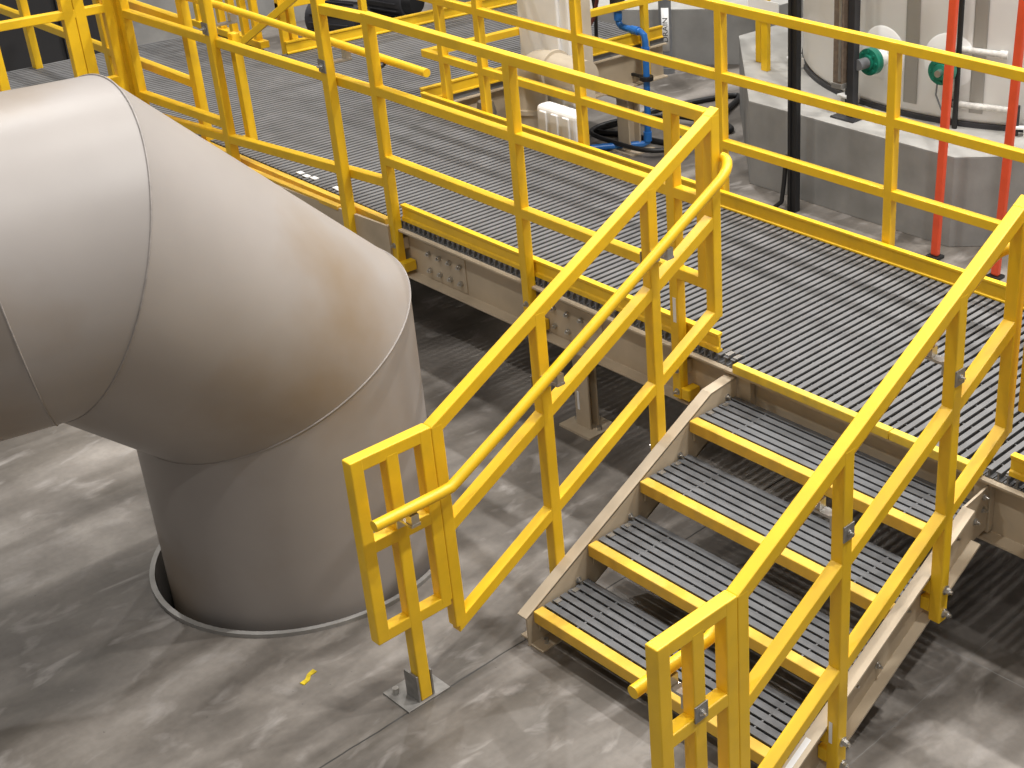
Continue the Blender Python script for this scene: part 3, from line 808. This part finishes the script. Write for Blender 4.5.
cl = MB().cyl((-4.499, 3.10, .525), (-4.499, 3.10, .555), .052, 20); cl.box((-4.68, 3.09, .53), (-4.50, 3.11, .55)); cl.build('pipe_clamp', 'black', g, smooth=False)
MB().cyl((-4.77, 3.10, 1.0), (-4.77, 3.10, 1.16), .055, 20).build('valve_body', 'charcoal', g, smooth=True)

def loop_pts(P, n=14):
    out = []; m = len(P); P = [Vector(p) for p in P]
    for i in range(m):
        p0, p1, p2, p3 = P[i-1], P[i], P[(i+1) % m], P[(i+2) % m]
        for k in range(n):
            t = k/n; out.append(.5*((2*p1)+(-p0+p2)*t+(2*p0-5*p1+4*p2-p3)*t*t+(-p0+3*p1-3*p2+p3)*t**3))
    return out
tag(MB().tube(loop_pts([(-5.06, 3.06, .022), (-4.80, 3.17, .022), (-4.40, 3.26, .022), (-4.33, 3.60, .022), (-4.30, 3.78, .022), (-4.46, 3.88, .022), (-4.62, 4.05, .03), (-4.86, 4.46, .022), (-5.03, 4.02, .022), (-5.08, 3.72, .022), (-5.06, 3.40, .022)]), .022, 10, closed=True).build('black_hose', 'black', smooth=True), 'coiled black hose lying on the floor around the blue pipe', 'hose')
tag(MB().tube(loop_pts([(-4.98, 2.96, .065), (-4.70, 2.90, .062), (-4.30, 2.98, .062), (-4.20, 3.45, .062), (-4.35, 3.70, .062), (-4.80, 3.62, .062), (-5.0, 3.3, .065)]), .018, 10, closed=True).build('black_hose', 'black', smooth=True), 'second turn of black hose on top of the coil by the beige bridge leg', 'hose')
tag(MB().tube([(-4.93, 3.0, 1.7), (-4.93, 3.0, 1.15), (-4.92, 3.02, .95), (-4.94, 3.03, .77)], .014, 10).build('hanging_cable', 'black', smooth=True), 'black cable hanging down left of the blue pipe', 'cable')
tag(MB().tube([(-4.83, 3.0, 1.7), (-4.83, 3.0, 1.2), (-4.86, 2.95, .95), (-4.92, 2.85, .775)], .014, 10).build('hanging_cable', 'redcable', smooth=True), 'dark red cable hanging down between black cable and blue pipe', 'cable')

# ------------------------------------------------------------------ white column, white box and tan duct behind the far guardrail
g = thing('white_column', (-4.27, 2.10, 0), 'tall white square duct column hanging behind the far guardrail', 'column')
mb = MB(); mb.box((-4.56, 2.02, .66), (-4.045, 2.20, 3.2)); mb.build('column_body', 'white_wrap', g, bevel=.02, seg=3)
MB().box((-4.43, 1.995, .67), (-4.13, 2.02, 3.2)).build('front_panel', 'white_wrap', g, bevel=.006)
MB().box((-4.045, 2.04, .68), (-4.022, 2.19, 3.2)).build('side_panel', 'tan', g, bevel=.006)
for y in (2.05, 2.17):
    MB().box((-4.54, y-.02, 0), (-4.50, y+.02, .67)).build('column_leg', 'tan', g, bevel=.003)
g = thing('white_tub', (-3.70, 1.64, 0), 'low white ribbed container behind the far guardrail, below the tan duct', 'container')
mb = MB(); mb.box((-3.90, 1.58, 0), (-3.53, 1.70, .83)); mb.build('tub_body', 'white_wrap', g, bevel=.035, seg=4)
for k in range(3):
    MB().box((-3.85+k*.105, 1.568, .03), (-3.79+k*.105, 1.582, .80)).build('tub_rib', 'white_wrap', g, bevel=.006)
def duct():
    g = thing('tan_duct', (-4.25, 1.75, 0), 'fat tan duct elbow bending down beside the white container', 'duct')
    pts = []
    c = Vector((-4.09, 1.86, .76)); R = .20
    pts.append(c+Vector((.36, 0, R)))
    for k in range(9):
        a = PI/2+PI/2*k/8; pts.append(c+Vector((R*math.cos(a), 0, R*math.sin(a))))
    pts += [c+Vector((-R, 0, -.12)), c+Vector((-R, 0, -.76))]
    MB().tube(pts, .112, 28).build('duct_body', 'tan', g, smooth=True)
    for z in (.64, .50):
        MB().cyl((c.x-R, c.y, z), (c.x-R, c.y, z+.03), .130, 28).build('duct_band', 'tan', g, smooth=True)
    MB().cyl((c.x+.06, c.y, c.z+R), (c.x+.09, c.y, c.z+R), .130, 28).build('duct_band', 'tan', g, smooth=True)
    MB().cyl((c.x-R, c.y, 0), (c.x-R, c.y, .03), .15, 28).build('duct_base', 'tan', g, smooth=True)
duct()
g = thing('pump', (-4.62, 1.62, 0), 'small tan and steel pump on the floor left of the duct', 'pump')
MB().cyl((-4.50, 1.66, 0), (-4.50, 1.66, .62), .06, 24).build('pump_barrel', 'tan', g, smooth=True)
MB().cyl((-4.50, 1.66, .62), (-4.50, 1.66, .70), .07, 24, .05).build('pump_cap', 'steel', g, smooth=True)
MB().box((-4.585, 1.58, 0), (-4.415, 1.74, .03)).build('pump_base', 'charcoal', g, bevel=.004)

# ------------------------------------------------------------------ far background
def motor(x, y, rz, label):
    g = thing('pump_motor', (x, y, 0), label, 'motor')
    d = Vector((math.cos(rz), math.sin(rz), 0)); c = Vector((x, y, .26)); s = Vector((-d.y, d.x, 0))
    MB().cyl(c-d*.25, c+d*.25, .15, 28).build('motor_body', 'charcoal', g, smooth=True)
    f = MB()
    for k in range(14):
        a = 2*PI*k/14; n = s*math.cos(a)+Vector((0, 0, 1))*math.sin(a)
        f.bar(c+n*.16-d*.20, c+n*.16+d*.20, .03, .006, n)
    f.build('cooling_fins', 'charcoal', g)
    MB().cyl(c+d*.25, c+d*.33, .13, 24, .10).build('fan_cover', 'black', g, smooth=True)
    MB().box((x-.32, y-.22, 0), (x+.32, y+.22, .10)).build('skid_base', 'greypvc', g, bevel=.01)
motor(-8.55, 3.15, .4, 'dark pump motor on a grey skid by the left wall, nearer one')
motor(-8.9, 3.95, .2, 'dark pump motor on a grey skid by the left wall, farther one')
g = thing('control_cabinet', (-9.35, 1.0, 0), 'black control cabinet against the left wall, behind the far left rails', 'cabinet')
MB().box((-9.68, .35, 0), (-9.1, 1.55, 2.2)).build('cabinet_body', 'cabinet', g, bevel=.01)
for y in (.38, .97):
    dr = MB().box((-9.1, y, .1), (-9.075, y+.55, 2.1)).build('cabinet_door', 'cabinet', g, bevel=.004)
    MB().box((-9.075, y+.46, 1.0), (-9.05, y+.49, 1.15)).build('door_handle', 'dull_steel', dr, bevel=.003)

# ------------------------------------------------------------------ light: high-bay lamps of the hall, an added fill lamp, soft bounce from the bright interior
def lamp(x, y, z, power, size, col=(1, .975, .94)):
    l = bpy.data.lights.new('hall_and_fill_lamp', 'AREA'); l.shape = 'DISK'; l.size = size; l.energy = power; l.color = col
    o = bpy.data.objects.new('hall_and_fill_lamp', l); COL.objects.link(o); o.location = (x, y, z)
LAMPS = [(x, y, z, p, .3) for x, y, z, p in ((3.8, 6, 11, 760), (-2.4, 6, 11, 330), (-8.5, 6, 11, 380), (3.8, .3, 11, 380), (-2.4, .3, 11, 200), (-8.5, .3, 11, 420),
         (3.8, -6, 11, 150), (-2.4, -6, 11, 240), (-8.5, -6, 11, 60), (-2.4, 12, 11, 700), (3.8, 12, 11, 500), (.4, .9, 8.5, 280))]  # last entry: unseen fill lamp, added to brighten the tank front
for a in LAMPS: lamp(*a)
wd = bpy.data.worlds.new('hall_bounce'); SC.world = wd; wd.use_nodes = True
bg = wd.node_tree.nodes['Background']; bg.inputs['Color'].default_value = (1.0, .96, .92, 1); bg.inputs['Strength'].default_value = .21

# ------------------------------------------------------------------ camera
cd = bpy.data.cameras.new('camera'); cam = bpy.data.objects.new('camera', cd); COL.objects.link(cam)
r_ = Vector((0.7687948858978506, 0.6393475070986023, 0.013754584112707077))
u_ = Vector((-0.29941309910386027, 0.34086273158105124, 0.8911590174060556))
f_ = Vector((-0.5650718710945828, 0.6892367977595995, -0.4534825433374038))
mw = Matrix((( r_.x, u_.x, -f_.x, 2.7728081750356406), (r_.y, u_.y, -f_.y, -3.7418434654244654), (r_.z, u_.z, -f_.z, 3.4880675255298215), (0, 0, 0, 1)))
cam.matrix_world = mw
cd.sensor_width = 36; cd.sensor_fit = 'HORIZONTAL'; cd.lens = 1394.012880030799/1024*36
cd.shift_x = (512-818.818122)/1024; cd.shift_y = (336.261618-384)/1024
cd.clip_start = .05; cd.clip_end = 200
SC.camera = cam
SC.view_settings.view_transform = 'Standard'; SC.view_settings.look = 'None'; SC.view_settings.gamma = 1.0
SC.view_settings.use_curve_mapping = False; SC.view_settings.exposure = 0.12
